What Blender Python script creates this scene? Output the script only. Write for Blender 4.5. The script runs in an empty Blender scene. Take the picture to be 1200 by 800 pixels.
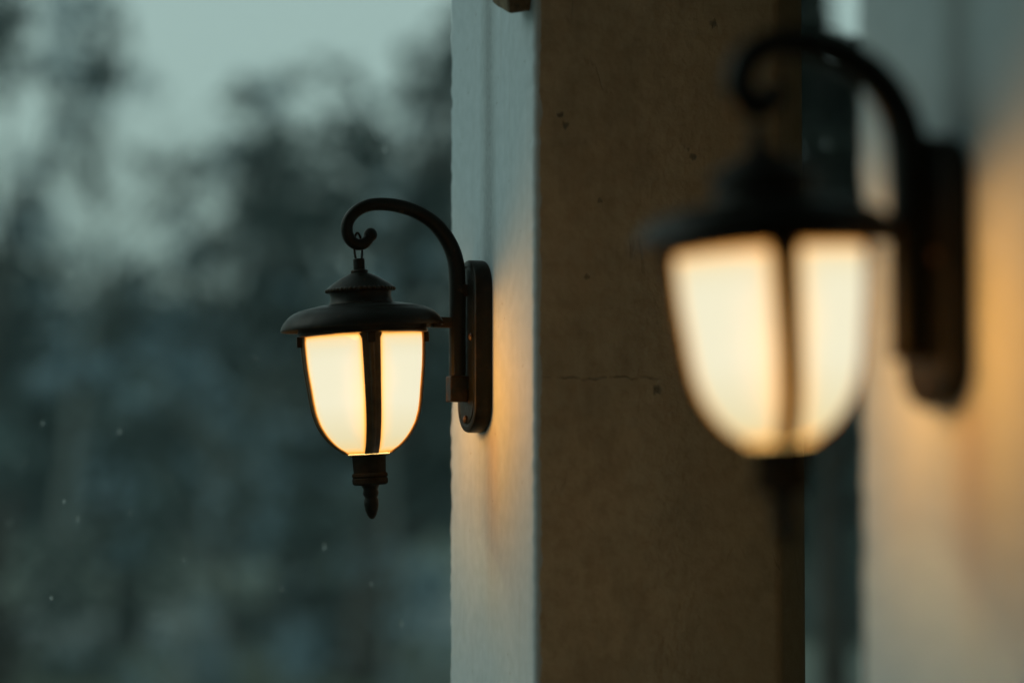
import bpy, bmesh, math, random
import numpy as np
from mathutils import Vector, Matrix, noise

# ------------------------------------------------------------------ camera, sky, sun, exposure
S = bpy.context.scene
EYE = Vector((0.0, 0.0, 1.62))
YAW, PITCH, FPX = math.radians(16.12), math.radians(2.83), 2833.0
cam_d = bpy.data.cameras.new('camera')
cam_d.sensor_width = 36.0; cam_d.lens = 85.0
cam_d.clip_start = 0.05; cam_d.clip_end = 3000
cam = bpy.data.objects.new('camera', cam_d); S.collection.objects.link(cam)
cam.location = EYE
cam.rotation_euler = (math.pi/2 + PITCH, 0, -YAW)
cam_d.dof.use_dof = True
cam_d.dof.focus_distance = 2.49
cam_d.dof.aperture_fstop = 1.75
cam_d.dof.aperture_blades = 0
S.camera = cam

SUN_EL, SUN_AZ = math.radians(38), math.radians(-62)      # azimuth measured from +Y towards +X
w = bpy.data.worlds.new('World'); S.world = w; w.use_nodes = True
nt = w.node_tree; nt.nodes.clear()
sky = nt.nodes.new('ShaderNodeTexSky'); sky.sky_type = 'NISHITA'; sky.sun_disc = False
sky.sun_elevation = SUN_EL; sky.sun_rotation = SUN_AZ
sky.air_density = 1.0; sky.dust_density = 4.0; sky.ozone_density = 1.0
tint = nt.nodes.new('ShaderNodeMixRGB'); tint.blend_type = 'MULTIPLY'; tint.inputs[0].default_value = 1
tint.inputs[2].default_value = (0.60, 0.80, 0.62, 1)
flat = nt.nodes.new('ShaderNodeMixRGB'); flat.blend_type = 'MIX'; flat.inputs[0].default_value = 0.65
flat.inputs[2].default_value = (5.4, 7.3, 6.85, 1)          # even rain cloud over the clear-sky gradient
bg = nt.nodes.new('ShaderNodeBackground'); bg.inputs[1].default_value = 0.088
out = nt.nodes.new('ShaderNodeOutputWorld')
nt.links.new(sky.outputs[0], tint.inputs[1]); nt.links.new(tint.outputs[0], flat.inputs[1])
nt.links.new(flat.outputs[0], bg.inputs[0]); nt.links.new(bg.outputs[0], out.inputs[0])

sd = bpy.data.lights.new('sun', 'SUN'); sd.energy = 0.5; sd.angle = math.radians(40); sd.color = (0.85, 1.0, 1.0)
sun = bpy.data.objects.new('sun', sd); S.collection.objects.link(sun)
sdir = Vector((math.sin(SUN_AZ)*math.cos(SUN_EL), math.cos(SUN_AZ)*math.cos(SUN_EL), math.sin(SUN_EL)))
sun.rotation_euler = (-sdir).to_track_quat('-Z', 'Y').to_euler()
sun.location = sdir * 50

S.view_settings.view_transform = 'Standard'; S.view_settings.look = 'None'
S.view_settings.exposure = 0.0; S.view_settings.gamma = 1.0
S.view_settings.use_curve_mapping = False
S.render.engine = 'CYCLES'
S.cycles.use_denoising = True
S.cycles.max_bounces = 8; S.cycles.transparent_max_bounces = 16
S.cycles.volume_bounces = 0
S.cycles.sample_clamp_indirect = 4.0

# ------------------------------------------------------------------ helpers
COL = S.collection
def tag(o, label=None, cat=None, group=None, kind=None):
    if label: o['label'] = label
    if cat: o['category'] = cat
    if group: o['group'] = group
    if kind: o['kind'] = kind
    return o
def empty(name, loc, label, cat, group=None):
    o = bpy.data.objects.new(name, None); COL.objects.link(o)
    o.location = loc; o.empty_display_size = .1
    return tag(o, label, cat, group)
def link(name, me, mat, parent=None, smooth=True):
    o = bpy.data.objects.new(name, me); COL.objects.link(o)
    if mat is not None: me.materials.append(mat)
    if smooth:
        for p in me.polygons: p.use_smooth = True
    if parent is not None: o.parent = parent
    return o
def mesh(name, V, F, mat, parent=None, smooth=True):
    me = bpy.data.meshes.new(name); me.from_pydata([tuple(v) for v in V], [], F); me.update()
    return link(name, me, mat, parent, smooth)
def frm(bm, name, mat, parent=None, smooth=True):
    bmesh.ops.recalc_face_normals(bm, faces=bm.faces)
    me = bpy.data.meshes.new(name); bm.to_mesh(me); bm.free()
    return link(name, me, mat, parent, smooth)
def add_box(bm, x0, x1, y0, y1, z0, z1, bev=0.0, M=None):
    r = bmesh.ops.create_cube(bm, size=1)
    vs = r['verts']
    for v in vs:
        v.co = Vector(((x0+x1)/2 + v.co.x*(x1-x0), (y0+y1)/2 + v.co.y*(y1-y0), (z0+z1)/2 + v.co.z*(z1-z0)))
    if bev > 0:
        es = list({e for v in vs for e in v.link_edges})
        r2 = bmesh.ops.bevel(bm, geom=es, offset=bev, segments=2, affect='EDGES', profile=.6)
        vs = list({v for f in r2['faces'] for v in f.verts} | {v for v in vs if v.is_valid})
    if M is not None: bmesh.ops.transform(bm, matrix=M, verts=[v for v in vs if v.is_valid])
def add_lathe(bm, prof, seg=64, M=None):
    rings = []
    for (r, z) in prof:
        if r < 1e-5: rings.append([bm.verts.new((0, 0, z))])
        else: rings.append([bm.verts.new((r*math.cos(2*math.pi*k/seg), r*math.sin(2*math.pi*k/seg), z)) for k in range(seg)])
    for a, b in zip(rings, rings[1:]):
        if len(a) == 1 and len(b) == 1: continue
        for k in range(seg):
            k2 = (k+1) % seg
            if len(a) == 1: bm.faces.new((a[0], b[k2], b[k]))
            elif len(b) == 1: bm.faces.new((a[k], a[k2], b[0]))
            else: bm.faces.new((a[k], a[k2], b[k2], b[k]))
    if M is not None:
        bmesh.ops.transform(bm, matrix=M, verts=[v for r in rings for v in r])
def spline(pts, n=6):
    P = [Vector(p) for p in pts]; P = [P[0]*2-P[1]] + P + [P[-1]*2-P[-2]]
    res = []
    for i in range(1, len(P)-2):
        for k in range(n):
            t = k/n; a, b, c, d = P[i-1:i+3]
            res.append(.5*((2*b) + (c-a)*t + (2*a-5*b+4*c-d)*t*t + (3*b-a-3*c+d)*t**3))
    res.append(P[-2]); return res
def add_tube(bm, pts, rad, seg=16, closed=False, ref=Vector((0, 1, 0)), square=0.0):
    n = len(pts); rings = []
    for i, p in enumerate(pts):
        a = pts[(i-1) % n] if (closed or i > 0) else pts[i]
        b = pts[(i+1) % n] if (closed or i < n-1) else pts[i]
        t = (Vector(b)-Vector(a)).normalized()
        r_ = ref if abs(t.dot(ref)) < .95 else Vector((1, 0, 0))
        u = t.cross(r_).normalized(); v = t.cross(u).normalized()
        R = rad[i] if isinstance(rad, (list, tuple)) else rad
        ring = []
        for k in range(seg):
            q = 2*math.pi*(k+.5)/seg; c, s_ = math.cos(q), math.sin(q)
            e = 1.0 - square*0.62
            c2 = math.copysign(abs(c)**e, c); s2 = math.copysign(abs(s_)**e, s_)
            ring.append(bm.verts.new(Vector(p) + (u*c2 + v*s2)*R))
        rings.append(ring)
    m = n if closed else n-1
    for i in range(m):
        a, b = rings[i], rings[(i+1) % n]
        for k in range(seg):
            bm.faces.new((a[k], a[(k+1) % seg], b[(k+1) % seg], b[k]))
    if not closed:
        bm.faces.new(rings[0][::-1]); bm.faces.new(rings[-1])

# ------------------------------------------------------------------ materials
def mat_new(name):
    m = bpy.data.materials.new(name); m.use_nodes = True
    n = m.node_tree; b = n.nodes['Principled BSDF']
    return m, n, b
def N(n, t, **kw):
    x = n.nodes.new(t)
    for k, v in kw.items():
        if k.startswith('i_'): x.inputs[k[2:].replace('_', ' ')].default_value = v
        else: setattr(x, k, v)
    return x
def ramp(n, src, stops):
    r = n.nodes.new('ShaderNodeValToRGB'); e = r.color_ramp.elements
    e[0].position, e[0].color = stops[0][0], (*stops[0][1], 1)
    e[1].position, e[1].color = stops[-1][0], (*stops[-1][1], 1)
    for p, c in stops[1:-1]:
        q = e.new(p); q.color = (*c, 1)
    n.links.new(src, r.inputs[0]); return r
def math_(n, op, a, b=None, clamp=False):
    x = n.nodes.new('ShaderNodeMath'); x.operation = op; x.use_clamp = clamp
    for i, v in enumerate((a, b)):
        if v is None: continue
        if isinstance(v, (int, float)): x.inputs[i].default_value = v
        else: n.links.new(v, x.inputs[i])
    return x.outputs[0]
def mixc(n, fac, a, b, mode='MIX'):
    x = n.nodes.new('ShaderNodeMixRGB'); x.blend_type = mode
    for i, v in enumerate((fac, a, b)):
        if isinstance(v, (int, float)): x.inputs[i].default_value = v
        elif isinstance(v, tuple): x.inputs[i].default_value = (*v, 1)
        else: n.links.new(v, x.inputs[i])
    return x.outputs[0]
def simple(name, col, rough=.6, var=.15, scale=8, spec=.4, bump=0.0):
    m, n, b = mat_new(name)
    tc = N(n, 'ShaderNodeTexCoord'); no = N(n, 'ShaderNodeTexNoise', i_Scale=scale, i_Detail=6.0)
    n.links.new(tc.outputs['Object'], no.inputs['Vector'])
    r = ramp(n, no.outputs[0], [(.3, tuple(c*(1-var) for c in col)), (.7, tuple(min(1, c*(1+var)) for c in col))])
    n.links.new(r.outputs[0], b.inputs['Base Color'])
    b.inputs['Roughness'].default_value = rough; b.inputs['Specular IOR Level'].default_value = spec
    if bump:
        bu = N(n, 'ShaderNodeBump', i_Strength=bump, i_Distance=.002)
        n.links.new(no.outputs[0], bu.inputs['Height']); n.links.new(bu.outputs[0], b.inputs['Normal'])
    return m

# painted lantern metal with worn coppery edges and rain-dulled gloss
def metal_mat():
    m, n, b = mat_new('lantern_metal')
    tc = N(n, 'ShaderNodeTexCoord')
    no = N(n, 'ShaderNodeTexNoise', i_Scale=55.0, i_Detail=8.0, i_Roughness=.65)
    n.links.new(tc.outputs['Object'], no.inputs['Vector'])
    fine = N(n, 'ShaderNodeTexNoise', i_Scale=600.0, i_Detail=4.0)
    n.links.new(tc.outputs['Object'], fine.inputs['Vector'])
    geo = N(n, 'ShaderNodeNewGeometry')
    pt = math_(n, 'ADD', geo.outputs['Pointiness'], math_(n, 'MULTIPLY', math_(n, 'SUBTRACT', no.outputs[0], .5), .18))
    wear = N(n, 'ShaderNodeMapRange', i_From_Min=.545, i_From_Max=.60); n.links.new(pt, wear.inputs[0])
    patch = N(n, 'ShaderNodeMapRange', i_From_Min=.635, i_From_Max=.67); n.links.new(no.outputs[0], patch.inputs[0])
    wr = math_(n, 'MAXIMUM', math_(n, 'MULTIPLY', wear.outputs[0], .7), math_(n, 'MULTIPLY', patch.outputs[0], .8))
    base = ramp(n, fine.outputs[0], [(.3, (.002, .0024, .0018)), (.7, (.005, .0055, .004))])
    n.links.new(mixc(n, wr, base.outputs[0], (.035, .021, .011)), b.inputs['Base Color'])
    rr = ramp(n, no.outputs[0], [(.3, (.28, .28, .28)), (.7, (.50, .50, .50))])
    n.links.new(rr.outputs[0], b.inputs['Roughness'])
    b.inputs['Specular IOR Level'].default_value = .09
    bu = N(n, 'ShaderNodeBump', i_Strength=.25, i_Distance=.0006)
    n.links.new(fine.outputs[0], bu.inputs['Height']); n.links.new(bu.outputs[0], b.inputs['Normal'])
    return m
METAL = metal_mat()
BRASS = simple('screw_metal', (.030, .018, .011), rough=.5, scale=400, spec=.2)
RIBM = simple('glow_tinted_rib_metal', (.055, .034, .015), rough=.45, var=.5, scale=60, spec=.25)  # brown base colour stands in for lamp glow on the ribs

# frosted pane lit from within: it glows, and lets the bulb's own light through
def glass_mat():
    m = bpy.data.materials.new('frosted_glass'); m.use_nodes = True
    n = m.node_tree; n.nodes.clear()
    o = N(n, 'ShaderNodeOutputMaterial')
    at = N(n, 'ShaderNodeAttribute', attribute_name='frame_gap')
    tc = N(n, 'ShaderNodeTexCoord')
    no = N(n, 'ShaderNodeTexNoise', i_Scale=25.0, i_Detail=3.0); n.links.new(tc.outputs['Object'], no.inputs['Vector'])
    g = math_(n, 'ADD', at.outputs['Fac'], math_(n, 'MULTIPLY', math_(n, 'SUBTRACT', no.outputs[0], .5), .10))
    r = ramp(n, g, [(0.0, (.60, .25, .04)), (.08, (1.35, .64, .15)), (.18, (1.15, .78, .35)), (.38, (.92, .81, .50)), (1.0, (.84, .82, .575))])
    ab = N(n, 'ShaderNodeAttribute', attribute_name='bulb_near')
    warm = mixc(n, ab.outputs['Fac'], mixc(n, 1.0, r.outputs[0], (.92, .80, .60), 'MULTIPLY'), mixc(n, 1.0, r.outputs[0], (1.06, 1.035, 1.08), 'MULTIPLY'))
    em = N(n, 'ShaderNodeEmission', i_Strength=1.0); n.links.new(warm, em.inputs[0])
    tr = N(n, 'ShaderNodeBsdfTransparent'); tr.inputs[0].default_value = (.028, .0154, .005, 1)
    gl = N(n, 'ShaderNodeBsdfGlossy', i_Roughness=.25); gl.inputs[0].default_value = (.006, .006, .006, 1)
    a = N(n, 'ShaderNodeAddShader'); b = N(n, 'ShaderNodeAddShader')
    n.links.new(em.outputs[0], a.inputs[0]); n.links.new(tr.outputs[0], a.inputs[1])
    n.links.new(a.outputs[0], b.inputs[0]); n.links.new(gl.outputs[0], b.inputs[1])
    n.links.new(b.outputs[0], o.inputs[0])
    return m
GLASS = glass_mat()
CUPM = simple('matte_black_metal', (.012, .011, .009), rough=.9, var=.3, scale=200, spec=0.0)

# pillar plaster: weathered off-white paint on the outer side, ochre plaster on the near side
def pillar_mat():
    m, n, b = mat_new('painted_plaster')
    tc = N(n, 'ShaderNodeTexCoord')
    sep = N(n, 'ShaderNodeSeparateXYZ'); n.links.new(tc.outputs['Object'], sep.inputs[0])
    x, y, z = sep.outputs
    def nz(scale, detail=6.0, rough=.55, sc=(1, 1, 1), loc=(0, 0, 0)):
        mp = N(n, 'ShaderNodeMapping'); mp.inputs['Scale'].default_value = sc; mp.inputs['Location'].default_value = loc
        n.links.new(tc.outputs['Object'], mp.inputs[0])
        q = N(n, 'ShaderNodeTexNoise', i_Scale=scale, i_Detail=detail, i_Roughness=rough)
        n.links.new(mp.outputs[0], q.inputs['Vector']); return q.outputs[0]
    def mr(src, a, b_, c=0.0, d=1.0):
        q = N(n, 'ShaderNodeMapRange'); q.inputs[1].default_value = a; q.inputs[2].default_value = b_
        q.inputs[3].default_value = c; q.inputs[4].default_value = d
        n.links.new(src, q.inputs[0]); return q.outputs[0]
    grain = nz(900, 3); med = nz(60, 8, .6); big = nz(5, 4)
    # --- white side: vertical brush and rain streaks
    streak = nz(1.0, 8, .7, (10, 170, 3.0)); streak2 = nz(1.0, 6, .7, (5, 420, 9.0), (0, 3, 7))
    white = ramp(n, med, [(.3, (.33, .41, .455)), (.7, (.395, .48, .53))]).outputs[0]
    white = mixc(n, mr(streak, .56, .72, 0, .45), white, (.24, .25, .23))
    white = mixc(n, mr(streak2, .60, .75, 0, .35), white, (.30, .31, .28))
    # drip stain running down to the top of the lamp plate (y about 0.158 from the near corner)
    jy = math_(n, 'ADD', y, math_(n, 'MULTIPLY', math_(n, 'SUBTRACT', nz(30, 4, .6, (1, 1, .3)), .5), .02))
    dist = math_(n, 'ABSOLUTE', math_(n, 'SUBTRACT', jy, .163))
    band = math_(n, 'MULTIPLY', mr(dist, .006, .034, 1, 0), mr(z, 1.76, 1.86, 0, 1))
    speck = nz(260, 8, .75, (1, 1, .6))
    band = math_(n, 'MULTIPLY', band, mr(speck, .34, .70, .45, 1))
    white = mixc(n, math_(n, 'MULTIPLY', band, .72), white, (.10, .12, .115))
    # faint orange streak below the plate
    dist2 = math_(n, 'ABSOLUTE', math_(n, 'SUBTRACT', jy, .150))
    orange_streak = math_(n, 'MULTIPLY', mr(dist2, .010, .035, 1, 0), math_(n, 'MULTIPLY', mr(z, 1.665, 1.640, 0, 1), mr(z, 1.42, 1.62, 0, 1)))
    white = mixc(n, math_(n, 'MULTIPLY', orange_streak, .26), white, (.40, .25, .12))
    dots = N(n, 'ShaderNodeTexVoronoi', i_Scale=60.0); n.links.new(tc.outputs['Object'], dots.inputs['Vector'])
    dsel = N(n, 'ShaderNodeSeparateXYZ'); n.links.new(dots.outputs['Color'], dsel.inputs[0])
    dot = math_(n, 'MULTIPLY', mr(dots.outputs['Distance'], .05, .10, 1, 0), mr(dsel.outputs[0], .80, .82, 0, 1))
    white = mixc(n, math_(n, 'MULTIPLY', dot, .6), white, (.10, .09, .075))
    # --- ochre side
    och = ramp(n, big, [(.35, (.45, .38, .26)), (.65, (.36, .325, .235))]).outputs[0]
    och = mixc(n, mr(med, .45, .72, 0, .35), och, (.17, .125, .065))
    och = mixc(n, mr(nz(16, 8, .7), .5, .70, 0, .6), och, (.36, .28, .18))
    och = mixc(n, mr(nz(7, 9, .72, (1, 1, .4), (8, 1, 3)), .52, .72, 0, .55), och, (.13, .115, .075))
    och = mixc(n, mr(nz(260, 5, .7), .55, .75, 0, .22), och, (.10, .075, .04))
    gx = mr(x, .12, .30, 0, 1)
    och = mixc(n, math_(n, 'MULTIPLY', gx, .6), och, (.16, .150, .085))       # greener and darker towards the far side
    warp = mixc(n, .035, tc.outputs['Object'], N(n, 'ShaderNodeTexNoise', i_Scale=55.0, i_Detail=5.0).outputs['Color'], 'ADD')
    pits = N(n, 'ShaderNodeTexVoronoi', i_Scale=20.0); n.links.new(warp, pits.inputs['Vector'])
    ps = N(n, 'ShaderNodeSeparateXYZ'); n.links.new(pits.outputs['Color'], ps.inputs[0])
    pw = math_(n, 'ADD', pits.outputs['Distance'], math_(n, 'MULTIPLY', math_(n, 'SUBTRACT', med, .5), .35))
    pit = math_(n, 'MULTIPLY', mr(pw, .06, .20, 1, 0), mr(ps.outputs[1], .80, .82, 0, 1))
    wx = N(n, 'ShaderNodeSeparateXYZ'); n.links.new(mixc(n, .013, tc.outputs['Object'], N(n, 'ShaderNodeTexNoise', i_Scale=230.0, i_Detail=6.0).outputs['Color'], 'ADD'), wx.inputs[0])
    def vary(v, fx, fy):   # old damage on the far pillar: chips in the plaster
        q = math_(n, 'POWER', math_(n, 'SUBTRACT', wx.outputs[0], fx + .0065), 2.0); q2 = math_(n, 'POWER', math_(n, 'SUBTRACT', wx.outputs[2], fy + .0065), 2.0)
        return mr(math_(n, 'SQRT', math_(n, 'ADD', q, q2)), v*.2, v*1.1, 1, 0)
    for fx, fz, v in ((.127, 1.690, .0042), (.188, 2.056, .0034), (.028, 1.959, .0024), (.033, 1.948, .0030), (.068, 1.876, .0016), (.160, 1.93, .0020), (.166, 1.921, .0030), (.055, 1.800, .0018)):
        pit = math_(n, 'MAXIMUM', pit, vary(v, fx, fz))
    line = math_(n, 'ABSOLUTE', math_(n, 'SUBTRACT', math_(n, 'ADD', z, math_(n, 'MULTIPLY', math_(n, 'SUBTRACT', nz(28, 6, .7, (1, 0, 0)), .5), .022)), 1.7015))
    hair = math_(n, 'MULTIPLY', mr(line, .0002, .0011, 1, 0), math_(n, 'MULTIPLY', mr(x, .11, .15, 1, 0), mr(nz(70, 4, .6), .40, .60, 0, 1)))
    pit = math_(n, 'MAXIMUM', pit, math_(n, 'MULTIPLY', hair, .55))
    och = mixc(n, math_(n, 'MULTIPLY', pit, .38), och, (.055, .05, .035))
    # hairline cracks
    cv = N(n, 'ShaderNodeMapping'); cv.inputs['Scale'].default_value = (1, 1, 1)
    n.links.new(tc.outputs['Object'], cv.inputs[0])
    wob = mixc(n, .06, cv.outputs[0], N(n, 'ShaderNodeTexNoise', i_Scale=18.0, i_Detail=6.0).outputs['Color'], 'ADD')
    crv = N(n, 'ShaderNodeTexVoronoi', i_Scale=4.2); crv.feature = 'DISTANCE_TO_EDGE'
    n.links.new(wob, crv.inputs['Vector'])
    crack = math_(n, 'MULTIPLY', mr(crv.outputs['Distance'], .002, .008, 1, 0), mr(nz(9, 3, .5, (1, 1, 1), (4, 2, 2)), .56, .66, 0, .5))
    och = mixc(n, math_(n, 'MULTIPLY', crack, .55), och, (.06, .05, .03))
    # ragged paint edge just round the near corner
    rag = math_(n, 'ADD', math_(n, 'MULTIPLY', math_(n, 'SUBTRACT', nz(45, 6, .7), .5), .012), .0075)
    is_w = mr(math_(n, 'SUBTRACT', x, rag), -.0006, .0006, 1, 0)
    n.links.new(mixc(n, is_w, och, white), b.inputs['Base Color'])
    b.inputs['Roughness'].default_value = .72; b.inputs['Specular IOR Level'].default_value = .3
    # surface relief
    rough_col = mr(math_(n, 'ABSOLUTE', math_(n, 'SUBTRACT', math_(n, 'ADD', x, math_(n, 'MULTIPLY', math_(n, 'SUBTRACT', big, .5), .12)), .145)), .01, .06, 1, 0)
    h = math_(n, 'ADD', math_(n, 'MULTIPLY', grain, .12), math_(n, 'MULTIPLY', med, math_(n, 'SUBTRACT', .7, math_(n, 'MULTIPLY', is_w, .6))))
    lump = nz(100, 6, .65, (1, 1, .85))
    h = math_(n, 'ADD', h, math_(n, 'MULTIPLY', math_(n, 'MULTIPLY', lump, rough_col), 1.1))
    h = math_(n, 'ADD', h, math_(n, 'MULTIPLY', big, .5))
    notw = math_(n, 'SUBTRACT', 1.0, is_w)
    h = math_(n, 'SUBTRACT', h, math_(n, 'MULTIPLY', math_(n, 'MULTIPLY', pit, notw), 1.4))
    h = math_(n, 'SUBTRACT', h, math_(n, 'MULTIPLY', math_(n, 'MULTIPLY', crack, notw), .9))
    h = math_(n, 'ADD', h, math_(n, 'MULTIPLY', math_(n, 'MULTIPLY', streak2, is_w), .12))
    bu = N(n, 'ShaderNodeBump', i_Strength=1.0, i_Distance=.0028)
    n.links.new(h, bu.inputs['Height']); n.links.new(bu.outputs[0], b.inputs['Normal'])
    return m
PLASTER = pillar_mat()

# ------------------------------------------------------------------ ground, path, hills
def ground():
    m, n, b = mat_new('wet_grass_ground')
    tc = N(n, 'ShaderNodeTexCoord')
    no = N(n, 'ShaderNodeTexNoise', i_Scale=.6, i_Detail=10.0); n.links.new(tc.outputs['Object'], no.inputs['Vector'])
    r = ramp(n, no.outputs[0], [(.35, (.035, .05, .03)), (.65, (.07, .085, .05))])
    n.links.new(r.outputs[0], b.inputs['Base Color']); b.inputs['Roughness'].default_value = .6
    bm = bmesh.new(); nx = 60
    bmesh.ops.create_grid(bm, x_segments=nx, y_segments=nx, size=300)
    for v in bm.verts: v.co.z = -.12
    tag(frm(bm, 'ground', m), kind='structure')
    m, n, b = mat_new('wet_paving')
    tc = N(n, 'ShaderNodeTexCoord')
    no = N(n, 'ShaderNodeTexNoise', i_Scale=1.2, i_Detail=8.0); n.links.new(tc.outputs['Object'], no.inputs['Vector'])
    r = ramp(n, no.outputs[0], [(.4, (.10, .11, .11)), (.6, (.17, .18, .18))]); n.links.new(r.outputs[0], b.inputs['Base Color'])
    r = ramp(n, no.outputs[0], [(.42, (.08, .08, .08)), (.6, (.35, .35, .35))]); n.links.new(r.outputs[0], b.inputs['Roughness'])
    bm = bmesh.new(); P = []
    for k in range(60):
        x = -34 + k*1.3; y = 24 + 1.5*math.sin(x*.16) + x*.12
        P.append((bm.verts.new((x, y-2.6, -.10)), bm.verts.new((x, y+2.6, -.10))))
    for a, c in zip(P, P[1:]): bm.faces.new((a[0], c[0], c[1], a[1]))
    tag(frm(bm, 'path', m, smooth=False), kind='structure')
    m = simple('porch_paving', (.22, .20, .17), rough=.45, scale=3)
    bm = bmesh.new(); add_box(bm, .35, 2.34, -1.99, 4.4, -.15, 0, .01)
    tag(frm(bm, 'porch_floor', m, smooth=False), kind='structure')
ground()

# ------------------------------------------------------------------ unseen house added to block sky light, porch beam and ceiling
def porch():
    wall_m = simple('house_render', (.16, .125, .085), rough=.8, scale=4, bump=.3)
    wood = simple('dark_stained_timber', (.05, .035, .022), rough=.55, scale=6)
    h = empty('house', (1.0, -2.2, 0), 'unseen brown house added to block sky light behind and beside the porch pillars', 'house')
    bm = bmesh.new(); add_box(bm, -4.5, 4.0, -.2, .2, 0, 3.6); frm(bm, 'wall', wall_m, h, False)  # put in behind the camera to darken the pillar's near face
    bm = bmesh.new(); add_box(bm, 1.35, 1.65, .205, 6.6, 0, 3.49); frm(bm, 'sky_block_wall', wall_m, h, False)  # out of view, added to keep sky light off the chamfered edge
    bm = bmesh.new()
    a = [bm.verts.new(p) for p in [(-4.9, .55, 3.5), (5, .55, 3.5), (5, -3.5, 5.4), (-4.9, -3.5, 5.4), (-4.9, .55, 3.62), (5, .55, 3.62), (5, -3.5, 5.52), (-4.9, -3.5, 5.52)]]
    for f in [(0, 1, 2, 3), (4, 5, 6, 7), (0, 1, 5, 4), (1, 2, 6, 5), (2, 3, 7, 6), (3, 0, 4, 7)]: bm.faces.new([a[i] for i in f])
    frm(bm, 'roof', simple('roof_slate', (.06, .06, .065)), h, False)
    c = empty('porch_roof', (2.0, .3, 2.75), 'dark timber beam and boarded ceiling resting on the two pillars', 'porch roof')
    bm = bmesh.new(); add_box(bm, -1.31, -1.03, -2.25, 4.0, 0, .24, .006); frm(bm, 'beam', wood, c, False)
    bm = bmesh.new(); add_box(bm, -3.2, -1.503, -2.25, -.3+1.95, -.02, .06); frm(bm, 'shading_eave', wood, c, False)  # unseen overhang added to cut sky light on near pillar and lantern
    bm = bmesh.new(); add_box(bm, -1.5, .34, -2.25, 4.1, .243, .30); frm(bm, 'ceiling', wood, c, False)
porch()

# ------------------------------------------------------------------ pillars
PX, PX2 = 0.671, 0.7125                 # outer painted face
def pillar(x0, yn, label, seed):
    h = empty('pillar', (x0, yn, 0), label, 'pillar', 'square plastered porch pillars')
    # outline, origin at the near outer corner
    W, D = .313, .321
    pl = []
    def seg(a, b, n):
        for k in range(n): pl.append((a[0]+(b[0]-a[0])*k/n, a[1]+(b[1]-a[1])*k/n))
    r = .006
    for k in range(7):
        q = math.pi + math.pi/2*k/6; pl.append((r + r*math.cos(q), r + r*math.sin(q)))
    seg((r*1.6, 0), (.254, 0), 44)
    seg((.256, .0), (W, .069), 8)
    seg((W, .071), (W, D), 8)
    seg((W, D), (.006, D), 10)
    for k in range(5):
        q = math.pi/2 + math.pi/2*k/4; pl.append((r + r*math.cos(q), D - r + r*math.sin(q)))
    seg((0, D-r*1.3), (0, r*1.2), 40)
    zs = [-.0, .3, .6, .9, 1.15, 1.3] + [1.3 + .005*k for k in range(1, 172)] + [2.3, 2.5, 2.749]
    V = []; n = len(pl); c = Vector((W/2, D/2))
    for z in zs:
        for i, (x, y) in enumerate(pl):
            a, b_ = pl[i-1], pl[(i+1) % n]
            t = Vector((b_[0]-a[0], b_[1]-a[1])); nn = Vector((t.y, -t.x)).normalized()
            p = Vector((x*1.0, y*1.0, z + seed*7.3))
            d = .0003*noise.noise(p*4) + .00006*noise.noise(p*35)
            corner = math.exp(-((x**2 + y**2)**.5/.010)**2) + math.exp(-((x**2 + (D-y)**2)**.5/.010)**2)
            d += corner*(.0004*noise.noise(Vector((0, y*5, z*17+seed))) + .0018*noise.noise(Vector((3, y, z*85+seed))) - .0035*max(0, noise.noise(Vector((9, y*3, z*40+seed*2)))-.28) - .0004)
            V.append((x + nn.x*d, y + nn.y*d, z))
    F = []
    for j in range(len(zs)-1):
        for i in range(n):
            F.append((j*n+i, j*n+(i+1) % n, (j+1)*n+(i+1) % n, (j+1)*n+i))
    o = mesh('shaft', V, F, PLASTER, h)
    bm = bmesh.new(); add_box(bm, -.03, W+.03, -.03, D+.03, .002, .16, .008)
    frm(bm, 'plinth', simple('plinth_render', (.30, .29, .26), rough=.8), h, False)
    return h
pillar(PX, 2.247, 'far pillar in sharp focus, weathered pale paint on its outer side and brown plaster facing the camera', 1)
pillar(PX2, 1.258, 'blurred near pillar at the right edge, its pale side washed with warm lamplight', 2)

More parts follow.
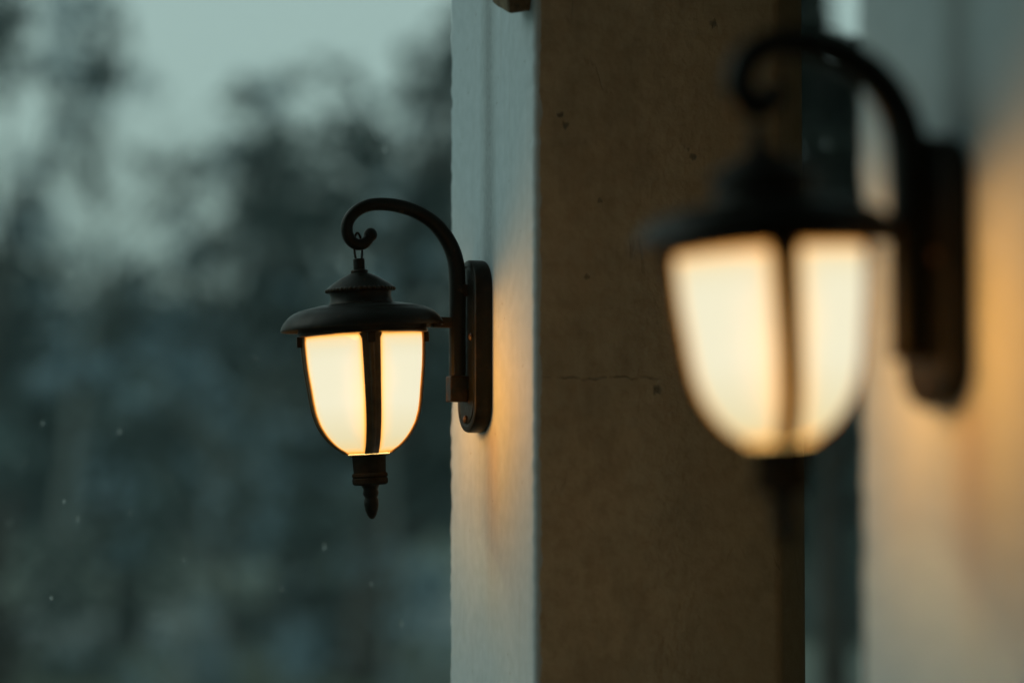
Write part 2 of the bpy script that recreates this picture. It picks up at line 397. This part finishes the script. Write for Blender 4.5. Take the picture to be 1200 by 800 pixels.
# ------------------------------------------------------------------ wall lanterns
ARM = [(27.6,-57),(27.6,5),(27.8,66),(30.5,92),(39.7,112.5),(54.4,129.1),(74.5,140.1),(95.5,145.3),(115.4,145.7),(129,142),(139.2,134.6),(144.9,125),(145,115),(141.2,107.5),(135,103.6),(128.2,104.3),(123.6,108.6),(121,113)]
def lantern(x, y, z, label, tilt, turn, bulb_off, arm_k, rib_k):
    mm = .001
    g = 'matching wall lanterns on the porch pillars'
    root = empty('wall_lantern', (x, y, z), label, 'wall lamp', g)
    def L(o_, a, zz): return Vector((-o_*mm, a*mm, zz*mm))    # (out from wall, along wall, up)
    # back plate: tall rounded plate with stepped rim
    def stadium(w2, h2, n=14):
        pts = []
        for k in range(n+1):
            q = math.pi*k/n; pts.append((w2*math.cos(q), h2-w2*.8 + w2*.8*math.sin(q)))
        for k in range(n+1):
            q = math.pi + math.pi*k/n; pts.append((w2*math.cos(q), -(h2-w2*.8) + w2*.8*math.sin(q)))
        return pts
    bm = bmesh.new(); prev = None
    for (o_, ins) in [(0.3, 1.0), (3, 0), (15.4, 0), (17.4, .9), (18, 2.6), (18, 6.5), (17.1, 7.2), (17.1, 9), (18.2, 9.8)]:
        ring = [bm.verts.new(L(o_, a, zz)) for a, zz in stadium(37-ins, 90-ins)]
        if prev:
            for k in range(len(ring)): bm.faces.new((prev[k], prev[(k+1) % len(ring)], ring[(k+1) % len(ring)], ring[k]))
        else: bm.faces.new(ring)
        prev = ring
    bm.faces.new(prev)
    plate = frm(bm, 'backplate', METAL, root, False)
    md = plate.modifiers.new('s', 'EDGE_SPLIT'); md.split_angle = math.radians(35)
    for p in plate.data.polygons: p.use_smooth = True
    for zz in (9, -76):
        bm = bmesh.new()
        add_lathe(bm, [(0, 3.2*mm), (2.4*mm, 2.9*mm), (4.0*mm, 1.6*mm), (4.4*mm, 0), (0, 0)], 20,
                  Matrix.Translation(L(18.2, -22 if zz > 0 else 0, zz)) @ Matrix.Rotation(-math.pi/2, 4, 'Y'))
        frm(bm, 'screw', BRASS, plate)
    # bracket
    pts = spline([L(a, 0, b_) for a, b_ in ARM], 5)
    rad = []
    for k in range(len(pts)):
        t = k/(len(pts)-1); rad.append(arm_k*mm*(8.6 if t < .13 else 8.6 - (t-.13)/.32*2.0 if t < .45 else 6.6 - (t-.45)*1.7))
    bm = bmesh.new(); add_tube(bm, pts, rad, 24, square=.35)
    r = bmesh.ops.create_uvsphere(bm, u_segments=24, v_segments=16, radius=7.2*mm, matrix=Matrix.Translation(L(120.5, 0, 114)))
    arm = frm(bm, 'bracket_arm', METAL, root)
    bm = bmesh.new(); add_box(bm, -.0375, -.0186, -.0105, .0105, -.058, -.031, .0016)
    frm(bm, 'end_block', METAL, arm, False)
    bm = bmesh.new(); add_box(bm, -.026, -.0186, -.008, .008, .052, .064, .001); frm(bm, 'spacer', METAL, arm, False)
    bm = bmesh.new(); add_box(bm, -.055, -.0345, -.006, .006, .019, .030, .001)
    frm(bm, 'stay_peg', METAL, arm, False)
    # the hanging lantern, all of it swung about the hook
    piv = L(134, 0, 109)
    T = Matrix.Translation(piv) @ Matrix.Rotation(math.radians(tilt), 4, 'Y') @ Matrix.Rotation(math.radians(turn), 4, 'Z') @ Matrix.Translation(Vector((0, 0, -.109)))
    def lathe(name, prof, par=root, seg=72, split=30):
        bm = bmesh.new(); add_lathe(bm, [(r*mm, z_*mm) for r, z_ in prof], seg, T)
        o = frm(bm, name, METAL, par)
        md = o.modifiers.new('s', 'EDGE_SPLIT'); md.split_angle = math.radians(split)
        return o
    # long wire ring through hook and stub
    rp = []
    for k in range(40):
        q = 2*math.pi*k/40; rp.append(Vector((4.2*math.cos(q)*mm, 1.5*math.cos(q)*mm, (99.5 + 16*math.sin(q))*mm)))
    bm = bmesh.new(); add_tube(bm, [T @ p for p in rp], 1.25*mm, 10, closed=True, ref=Vector((0, 1, 0)))
    frm(bm, 'hanging_ring', METAL, root)
    cap = lathe('cap', [(0, 89), (5.2, 89), (6, 88), (6, 77.5), (8.6, 77), (9.2, 75.5), (8.6, 74.2), (12, 73), (20, 69), (28, 64), (33.5, 60), (35.6, 57.5), (35.6, 55.5), (34, 54.5),
                        (32, 54), (31.2, 50), (32.2, 45), (33.5, 42.6), (0, 42.6)])
    bm = bmesh.new()                              # little beads around the cap's lower edge
    for k in range(44):
        q = 2*math.pi*k/44
        bmesh.ops.create_uvsphere(bm, u_segments=8, v_segments=6, radius=2.1*mm, matrix=T @ Matrix.Translation(Vector((34.6*mm*math.cos(q), 34.6*mm*math.sin(q), 56.6*mm))))
    frm(bm, 'bead_rim', METAL, cap)
    brim = lathe('brim', [(0, 42.4), (34, 42.4), (45, 41.2), (58, 38.6), (66, 36.4), (67.5, 35.2), (69.5, 34.9), (75, 31.5), (80, 26.5), (83, 21.5), (84.3, 17.6), (84, 16.6), (82.6, 16.8), (80, 20), (76, 24), (66, 27.5), (0, 28)], split=40)
    lathe('collar', [(66.3, 27.2), (66.3, 13.5), (67.2, 12.8), (67.2, 10.6), (65.6, 9.8), (61.2, 10), (60.8, 26.9)], split=40)
    # glass
    gp = [(60.6, 12), (61, 3), (60.2, -12), (59, -26), (56.6, -44), (55.2, -56), (53.0, -69), (48.8, -82), (42.4, -93), (35.8, -101), (28, -107.8), (19, -111.8)]
    zz = np.linspace(12, -111.5, 60); gz = np.array([p[1] for p in gp])[::-1]; gr = np.array([p[0] for p in gp])[::-1]
    def gR(z_): return float(np.interp(z_, gz, gr))
    # smooth radius
    zf = np.linspace(-111.5, 12, 400); rf = np.interp(zf, gz, gr); ker = np.ones(25)/25
    rs = np.convolve(np.pad(rf, 12, mode='edge'), ker, 'valid')
    def gS(z_): return float(np.interp(z_, zf, rs))
    seg = 144; V = []; gap = []; near = []
    ww = lambda z_: float(np.interp(z_, [-112, -40, 4, 10, 14], [6.8, 8.2, 9.2, 11.5, 15]))
    for z_ in zz:
        R = gS(z_)
        for k in range(seg):
            q = 2*math.pi*k/seg; V.append(T @ Vector((R*math.cos(q)*mm, R*math.sin(q)*mm, z_*mm)))
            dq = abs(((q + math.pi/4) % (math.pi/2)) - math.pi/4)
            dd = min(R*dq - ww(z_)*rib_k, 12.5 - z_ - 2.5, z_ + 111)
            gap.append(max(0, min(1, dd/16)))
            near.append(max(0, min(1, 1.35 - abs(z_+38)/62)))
    F = [(j*seg+i, (j+1)*seg+i, (j+1)*seg+(i+1) % seg, j*seg+(i+1) % seg) for j in range(59) for i in range(seg)]
    go = mesh('glass_globe', V, F, GLASS, root)
    at = go.data.attributes.new('frame_gap', 'FLOAT', 'POINT'); at.data.foreach_set('value', gap)
    at = go.data.attributes.new('bulb_near', 'FLOAT', 'POINT'); at.data.foreach_set('value', near)
    # ribs down the glass
    for s in range(4):
        bm = bmesh.new(); q0 = s*math.pi/2; grid = []
        for z_ in np.linspace(13, -112, 44):
            R = gS(min(z_, 12)); wv = ww(z_); row = []
            for t, lift in [(-1, .9), (-1, 1.9), (-.82, 2.6), (-.3, 2.7), (-.18, 3.9), (.18, 3.9), (.3, 2.7), (.82, 2.6), (1, 1.9), (1, .9)]:
                q = q0 + t*wv*rib_k/max(R, 14)
                row.append(bm.verts.new(T @ Vector(((R+lift)*math.cos(q)*mm, (R+lift)*math.sin(q)*mm, z_*mm))))
            grid.append(row)
        for a, c in zip(grid, grid[1:]):
            for i in range(10): bm.faces.new((a[i], a[(i+1) % 10], c[(i+1) % 10], c[i]))
        bm.faces.new(grid[0][::-1]); bm.faces.new(grid[-1])
        rb = frm(bm, 'rib', RIBM, root)
        md = rb.modifiers.new('s', 'EDGE_SPLIT'); md.split_angle = math.radians(35)
        bm = bmesh.new()
        add_box(bm, 62*mm, 68.6*mm, -4*mm, 4*mm, 0*mm, 11*mm, .0012, T @ Matrix.Rotation(q0, 4, 'Z'))
        frm(bm, 'clip', METAL, rb, False)
    cup = lathe('base_cup', [(0, -108.4), (17, -108.8), (20, -111.9), (21.6, -112.3), (22, -113.0), (21.4, -113.7), (17.4, -114.6), (16.6, -131.5), (18.2, -132.6), (18.6, -135), (17.3, -136.4), (18.4, -137.8), (18.2, -142.4), (16, -144), (0, -144)], split=40)
    cup.data.materials[0] = CUPM
    lathe('finial', [(0, -143.6), (10, -143.6), (8.4, -146.5), (7.4, -149), (8.4, -152.4), (7.8, -154.5), (6.4, -157), (7.6, -159.5), (7.7, -164), (6.6, -170), (4.6, -175.5), (2.2, -178.6), (0, -179.4)], cup, 40, 55)
    # the lit bulb: several tiny points so that shadows on the pillar have soft edges
    for k in range(9):
        q = 2*math.pi*k*.382; rr = (30 if k % 3 else 12)
        ld = bpy.data.lights.new('bulb', 'POINT'); ld.energy = 7.4; ld.color = (1.0, .665, .25)
        ld.shadow_soft_size = 0.016
        lo = bpy.data.objects.new('bulb_light', ld); COL.objects.link(lo); lo.parent = root
        lo.location = T @ Vector((rr*math.cos(q)*mm, (rr*math.sin(q) + bulb_off)*mm, (-12 - 8*k)*mm))
    return root
lantern(PX, 2.431, 1.7393, 'sharply focused lit lantern hanging from its curled bracket on the far pillar', -3.2, -5, -4, 1.0, 1.0)
lantern(PX2, 1.437, 1.7432, 'large blurred lit lantern hooked on the near pillar at the right', -3.9, -12, -3, 1.5, .9)

# broken timber stub on the far pillar's corner, at the very top of the picture
def stub():
    m = simple('rotten_timber', (.10, .08, .05), rough=.9, var=.5, scale=90, bump=.8)
    bm = bmesh.new(); add_box(bm, -.030, .008, -.012, .040, -.015, .026, .004)
    bmesh.ops.subdivide_edges(bm, edges=bm.edges[:], cuts=2, use_grid_fill=True)
    for v in bm.verts:
        v.co += Vector([.0030*noise.noise(v.co*70 + Vector((k*9, 0, 0))) for k in range(3)])
    o = frm(bm, 'wood_stub', m, None, False)
    o.location = (PX, 2.263, 2.076); o.scale = (.85, .8, .85); o.rotation_euler = (math.radians(28), math.radians(-10), math.radians(6))
    tag(o, 'small broken brown wood stub jutting from the far pillar corner near the top', 'wood stub')
stub()

# ------------------------------------------------------------------ trees and shrubs
cF = Vector((math.sin(YAW)*math.cos(PITCH), math.cos(YAW)*math.cos(PITCH), math.sin(PITCH)))
cR = Vector((math.cos(YAW), -math.sin(YAW), 0)); cU = cR.cross(cF)
def at(px, py, d):
    """a point seen at photograph pixel (px,py), d metres from the eye"""
    return EYE + (cF + cR*((px-600)/FPX) - cU*((py-400)/FPX))*d

def leaf_mat(name, c1, c2, rough=.45, spec=.5):
    m, n, b = mat_new(name)
    g = N(n, 'ShaderNodeNewGeometry')
    r = ramp(n, g.outputs['Random Per Island'], [(.1, c1), (.9, c2)])
    n.links.new(r.outputs[0], b.inputs['Base Color'])
    b.inputs['Roughness'].default_value = rough; b.inputs['Specular IOR Level'].default_value = spec
    return m
LEAF = {
    'black': leaf_mat('blackish_yew_leaves', (.008, .012, .009), (.018, .024, .016), .6, .2),
    'dark': leaf_mat('dark_evergreen_leaves', (.008, .024, .021), (.020, .048, .041)),
    'mid': leaf_mat('broad_green_leaves', (.022, .056, .050), (.048, .095, .086)),
    'silver': leaf_mat('silvery_blue_leaves', (.12, .19, .23), (.24, .36, .43)),
    'grey': leaf_mat('grey_green_leaves', (.07, .10, .095), (.13, .17, .155)),
    'brown': leaf_mat('bronze_brown_leaves', (.030, .024, .018), (.055, .042, .030)),
}
BARK = simple('wet_bark', (.05, .042, .034), rough=.7, var=.4, scale=12)
PALE_BARK = simple('pale_smooth_bark', (.24, .26, .25), rough=.6, var=.3, scale=6)
rng = np.random.default_rng(11)
def tree(name, label, cat, group, d, base_px, clumps, leaf, size=.13, bark=BARK, tr=.16, depth=1.0, extra=()):
    """clumps: (px, py, rx, ry, cover) with cover = how much of the background that clump hides"""
    ground_pt = at(base_px, 540, d); ground_pt.z = -.12
    root = empty(name, ground_pt, label, cat, group)
    cs = []
    ppm = FPX/d; Vs = []; k0 = 0
    for (px, py, rx, ry, cov) in list(clumps):
        rxm, rym = rx/ppm, ry/ppm; rd = (rxm+rym)/2*depth
        dd = d + rng.uniform(-.5, .5)*depth*.9
        c = at(px, py, dd) - ground_pt; cs.append((c, max(rxm, rym)))
        n = int(-math.log(1-min(cov, .985)) * math.pi*rxm*rym / (size*size*.30)) + 4
        n = min(n, 9000)
        p = rng.normal(size=(n, 3)); p /= np.linalg.norm(p, axis=1)[:, None]
        p *= (rng.random(n)**(1/2.4))[:, None]
        pos = np.array(c)[None] + p[:, :1]*rxm*np.array(cR) + p[:, 1:2]*rym*np.array((0, 0, 1)) + p[:, 2:]*rd*np.array((cF.x, cF.y, 0))
        a = rng.normal(size=(n, 3)); a[:, 2] -= .5; a /= np.linalg.norm(a, axis=1)[:, None]
        b = np.cross(a, rng.normal(size=(n, 3))); b /= np.linalg.norm(b, axis=1)[:, None]
        nn = np.cross(a, b)
        s = size*rng.uniform(.6, 1.3, n)[:, None]
        q = np.stack([pos - a*s*.55, pos + b*s*.26 - a*s*.05 + nn*s*.07, pos + a*s*.6, pos - b*s*.26 - a*s*.05 + nn*s*.07], 1)
        Vs.append(q.reshape(-1, 3))
    V = np.concatenate(Vs); nq = len(V)//4
    me = bpy.data.meshes.new('crown'); me.vertices.add(len(V)); me.vertices.foreach_set('co', V.ravel())
    me.loops.add(nq*4); me.loops.foreach_set('vertex_index', np.arange(nq*4, dtype=np.int32))
    me.polygons.add(nq); me.polygons.foreach_set('loop_start', np.arange(nq, dtype=np.int32)*4)
    me.update(calc_edges=True); me.validate()
    link('crown', me, LEAF[leaf], root, False)
    bm = bmesh.new()
    top = max(c.z for c, r in cs); h = max(.5, top*.55)
    mid = sum((c for c, r in cs), Vector())/len(cs)
    tp = spline([Vector((0, 0, 0)), Vector((mid.x*.15+.05, mid.y*.15, h*.35)), Vector((mid.x*.5, mid.y*.5, h*.75)), Vector((mid.x*.8, mid.y*.8, h*1.15))], 6)
    add_tube(bm, tp, [tr*(1-.8*k/(len(tp)-1)) for k in range(len(tp))], 10)
    for i, (c, r) in enumerate(cs):
        j = min(range(len(tp)), key=lambda q: abs(tp[q].z - max(h*.3, c.z - .6*abs((c-tp[q]).length)))+.2*(tp[q]-c).length)
        s_ = tp[j]; m1 = s_.lerp(c, .5) + Vector((0, 0, .12*(c-s_).length))
        bp = spline([s_, m1, c], 5); r0 = tr*(.08 + .12*min(1, r))
        add_tube(bm, bp, [r0*(1-.8*k/(len(bp)-1)) for k in range(len(bp))], 6)
    frm(bm, 'trunk', bark, root)
    return root

def fill(x0, x1, y0, y1, step, r, cov, jit=.4, skip=None):
    res = []
    for y in np.arange(y0, y1, step):
        for x in np.arange(x0, x1, step):
            px, py = x + rng.uniform(-jit, jit)*step, y + rng.uniform(-jit, jit)*step
            if skip and skip(px, py): continue
            rr = r*rng.uniform(.8, 1.25); res.append((px, py, rr, rr*rng.uniform(.75, 1.1), cov))
    return res
def bright(x, y):           # where the sky stays open between the sprays
    if y < float(np.interp(x, [100, 140, 165, 260, 330, 420, 520], [-60, 20, 80, 120, 80, 55, 0])): return True
    t = max(0, min(1, ((x-130)*110 + (y-235)*-125)/(110**2+125**2)))
    if math.hypot(x-(130+110*t), y-(235-125*t)) < 56 - 10*t: return True
    return math.hypot(x-28, y-160) < 26 or math.hypot(x-8, y-235) < 22 or math.hypot(x-255, y-232) < 22 or math.hypot(x-352, y-136) < 30
def spray(x0, y0, x1, y1, n, r0, r1, c0, c1, seed, skip=None):
    rr = random.Random(seed); res = []
    while len(res) < n:
        x, y = rr.uniform(x0, x1), rr.uniform(y0, y1)
        if skip and skip(x, y): n -= 1; continue
        res.append((x, y, rr.uniform(r0, r1)*1.3, rr.uniform(r0, r1), rr.uniform(c0, c1)))
    return res
def slope(px):            # upper edge of the big crown in the middle
    return float(np.interp(px, [130, 170, 230, 270, 300, 340, 380, 420, 470, 520, 600, 760], [205, 160, 175, 150, 95, 92, 80, 55, 45, 5, -40, -60]))
G = 'trees in the garden beyond the pillars'
tree('tree', 'large blurred tree whose sloping crown rises towards the far pillar behind the lantern', 'tree', G, 19, 430,
     fill(300, 760, -60, 300, 46, 40, .80, skip=lambda x, y: y < slope(x)+22 or math.hypot(x-352, y-136) < 50 or math.hypot(x-402, y-108) < 36)
     + fill(330, 760, 300, 560, 60, 48, .90)
     + [(168, 188, 20, 13, .85), (205, 196, 24, 12, .85), (240, 184, 22, 14, .75), (275, 168, 24, 16, .80), (208, 240, 22, 20, .62), (290, 112, 30, 20, .85), (292, 190, 16, 18, .85), (318, 150, 18, 22, .6),
        (300, 250, 36, 26, .95), (250, 282, 40, 18, .85), (352, 92, 26, 10, .5), (402, 80, 24, 12, .6), (225, 215, 14, 12, .5)],
     'dark', tr=.24)
tree('tree', 'dark tree with broken foliage filling the upper left corner', 'tree', G, 15, -90,
     [(8, 30, 34, 60, .90), (28, 85, 30, 30, .80), (124, 88, 25, 26, .96), (112, 56, 12, 20, .6), (6, 115, 20, 18, .7), (34, 222, 24, 14, .50),
      (-60, 60, 60, 90, .9), (-80, 220, 70, 80, .9), (-40, 330, 60, 50, .9), (135, 20, 18, 24, .45)],
     'dark', tr=.15)
tree('tree', 'thin silvery tree with pale leaves leaning through the upper left of the view', 'tree', G, 22, 60,
     [(82, 30, 24, 40, .72), (108, 8, 24, 24, .6), (86, 90, 20, 32, .66), (68, 146, 18, 30, .74), (48, 196, 22, 26, .80), (40, 250, 34, 20, .85), (22, 282, 40, 18, .8), (52, 16, 18, 20, .7), (70, 285, 40, 14, .6)]
     + spray(0, -30, 330, 310, 130, 10, 24, .16, .50, 3, skip=bright),
     'silver', bark=PALE_BARK, tr=.09)
tree('tree', 'broad dark evergreen filling the lower left behind the falling rain', 'tree', G, 24, 150,
     fill(-140, 340, 352, 640, 62, 46, .90) + [(40, 322, 60, 26, .85), (150, 322, 50, 24, .9), (230, 315, 50, 28, .9), (45, 380, 80, 46, .97), (150, 385, 60, 46, .97), (250, 380, 60, 50, .97)], 'dark', tr=.22, size=.15)
tree('tree', 'mid green tree between the lower left evergreen and the lantern', 'tree', G, 27, 330,
     fill(230, 620, 420, 640, 62, 50, .9), 'mid', tr=.2, size=.16)
tree('tree', 'slender grey leafed tree whose pale sprays show left of the lantern', 'tree', G, 14, 190,
     [(52, 448, 38, 18, .82), (105, 430, 44, 20, .86), (175, 410, 40, 22, .78), (228, 434, 36, 26, .80), (258, 480, 30, 32, .74), (298, 535, 22, 34, .55), (318, 605, 22, 44, .48), (330, 560, 20, 20, .4),
      (150, 470, 30, 16, .30), (195, 365, 38, 16, .50), (60, 345, 34, 22, .35), (110, 560, 30, 40, .30), (150, 650, 26, 36, .35), (245, 600, 24, 40, .3)]
     + spray(60, 330, 500, 800, 40, 14, 40, .08, .34, 8),
     'silver', bark=PALE_BARK, tr=.05, size=.09)
tree('tree', 'small grey leafed sapling showing above the lantern bracket', 'tree', G, 16, 455,
     [(508, 306, 18, 24, .66), (450, 255, 30, 18, .48), (455, 215, 26, 14, .40), (385, 330, 20, 26, .22), (440, 118, 34, 16, .35), (478, 150, 24, 12, .3)], 'silver', bark=PALE_BARK, tr=.04, size=.09)
tree('tree', 'very dark tree standing in the gap between the two pillars', 'tree', G, 7.5, 960,
     fill(840, 968, -60, 520, 44, 32, .97) + fill(944, 966, -70, 70, 16, 16, .95) + fill(945, 1030, 80, 330, 22, 24, .95) + fill(1030, 1160, 84, 520, 40, 32, .97), 'black', tr=.09, size=.08)
tree('tree', 'green tree low in the gap between the two pillars', 'tree', G, 17, 1040,
     fill(820, 1220, 440, 745, 56, 42, .92), 'mid', tr=.16)
GS = 'shrubs along the wet garden path'
tree('shrub', 'bronze brown shrub in the bottom left corner', 'shrub', GS, 12, -10,
     [(-10, 640, 34, 70, .9), (-10, 760, 46, 70, .95), (-70, 700, 60, 110, .95)], 'brown', tr=.03, size=.08)
tree('tree', 'sparse dark sapling whose thin sprays cross the bright patch of sky at upper left', 'tree', G, 17, 260,
     spray(60, -30, 420, 300, 60, 7, 18, .25, .70, 21, skip=bright), 'dark', tr=.04, size=.08)
tree('shrub', 'dark shrub at the lower left, beside the bronze one', 'shrub', GS, 19, 100,
     fill(20, 230, 660, 830, 50, 38, .72, skip=lambda x, y: y > 735 and 160 < x < 215), 'dark', tr=.04, size=.1)
tree('shrub', 'low dark shrub below the lantern at the bottom of the view', 'shrub', GS, 20, 440,
     fill(270, 480, 650, 760, 46, 36, .86) + fill(390, 480, 720, 860, 46, 36, .8), 'dark', tr=.04, size=.1)
tree('shrub', 'pale silver shrub at the bottom, left of the lantern', 'shrub', GS, 15, 250,
     [(248, 780, 32, 40, .93), (190, 765, 22, 24, .45), (238, 715, 26, 24, .35)], 'silver', tr=.02, size=.06)
tree('shrub', 'pale silver shrub at the bottom under the lantern', 'shrub', GS, 15.5, 350,
     [(350, 768, 30, 42, .93), (372, 735, 14, 20, .5)], 'silver', tr=.02, size=.06)
tree('shrub', 'pale silver shrub close against the far pillar foot', 'shrub', GS, 16, 515,
     [(508, 690, 26, 44, .93), (515, 755, 24, 40, .7), (470, 792, 22, 22, .45)], 'silver', tr=.02, size=.06)
# distant wood: nobody could count its trees
def wood():
    n = 26000; Vs = []
    a = rng.uniform(math.radians(-75), math.radians(75), n); R = rng.uniform(60, 85, n)
    hm = 4.2 + 1.6*np.sin(a*13) + 1.2*np.sin(a*31+1) + .7*np.sin(a*67)
    z = rng.random(n)**.8*hm
    pos = np.stack([R*np.sin(a), R*np.cos(a), z], 1)
    u = rng.normal(size=(n, 3)); u /= np.linalg.norm(u, axis=1)[:, None]
    v = np.cross(u, rng.normal(size=(n, 3))); v /= np.linalg.norm(v, axis=1)[:, None]
    s = rng.uniform(.3, .65, n)[:, None]
    V = np.stack([pos-u*s, pos+v*s*.6, pos+u*s, pos-v*s*.6], 1).reshape(-1, 3)
    me = bpy.data.meshes.new('distant_wood'); me.from_pydata(V.tolist(), [], [(4*i, 4*i+1, 4*i+2, 4*i+3) for i in range(n)]); me.update()
    tag(link('distant_wood', me, LEAF['mid'], None, False), 'far-off line of woodland fading in the rain beyond the garden', 'woodland', kind='stuff')
wood()

# ------------------------------------------------------------------ falling raindrops caught in the light
def drops():
    m, n, b = mat_new('rain_water')
    b.inputs['Transmission Weight'].default_value = 1; b.inputs['IOR'].default_value = 1.33
    b.inputs['Roughness'].default_value = .02; b.inputs['Base Color'].default_value = (1, 1, 1, 1)
    bm = bmesh.new(); bmesh.ops.create_uvsphere(bm, u_segments=20, v_segments=14, radius=1)
    for v in bm.verts:
        v.co.z *= 1.25 if v.co.z > 0 else .95
    me = None
    L = [((450, 175), 2.95, 2.4), ((968, 168), 3.9, 2.4)]
    rr = random.Random(5)
    for p in [(12, 612), (75, 587), (92, 607), (152, 600), (198, 560), (120, 640), (255, 597), (50, 495), (435, 684), (272, 530), (180, 720), (465, 615), (60, 700), (215, 655),
              (330, 690), (380, 640), (30, 540), (140, 505), (300, 420), (470, 730), (240, 350), (30, 400)]:
        L.append((p, rr.choice([2.7, 2.85, 3.05, 3.3]), rr.uniform(1.0, 1.9)))
    for (p, d, r) in L:
        if me is None: o = frm(bm, 'raindrop', m); me = o.data
        else: o = bpy.data.objects.new('raindrop', me); COL.objects.link(o)
        o.location = at(p[0], p[1], d); o.scale = (r*.0006, r*.0006, r*(.0009 + .0006*((p[0]*7) % 3)))
        tag(o, ('clear raindrop catching the sky above the sharp lantern bracket' if p == (450, 175) else 'clear raindrop in the dark gap between the two pillars' if p == (968, 168) else 'tiny clear raindrop falling in front of the blurred trees at left'), 'raindrop', 'falling raindrops')
drops()

# ------------------------------------------------------------------ damp air: rain haze over the whole garden
def haze():
    m = bpy.data.materials.new('rain_haze'); m.use_nodes = True
    n = m.node_tree; n.nodes.clear()
    o = N(n, 'ShaderNodeOutputMaterial'); v = N(n, 'ShaderNodeVolumePrincipled')
    v.inputs['Color'].default_value = (.62, .93, .97, 1); v.inputs['Density'].default_value = HAZE
    v.inputs['Anisotropy'].default_value = .2
    n.links.new(v.outputs[0], o.inputs['Volume'])
    bm = bmesh.new(); add_box(bm, -305, 305, -305, 305, -1.2, 9.5)
    tag(frm(bm, 'haze', m, None, False), kind='stuff')
HAZE = .0032
haze()
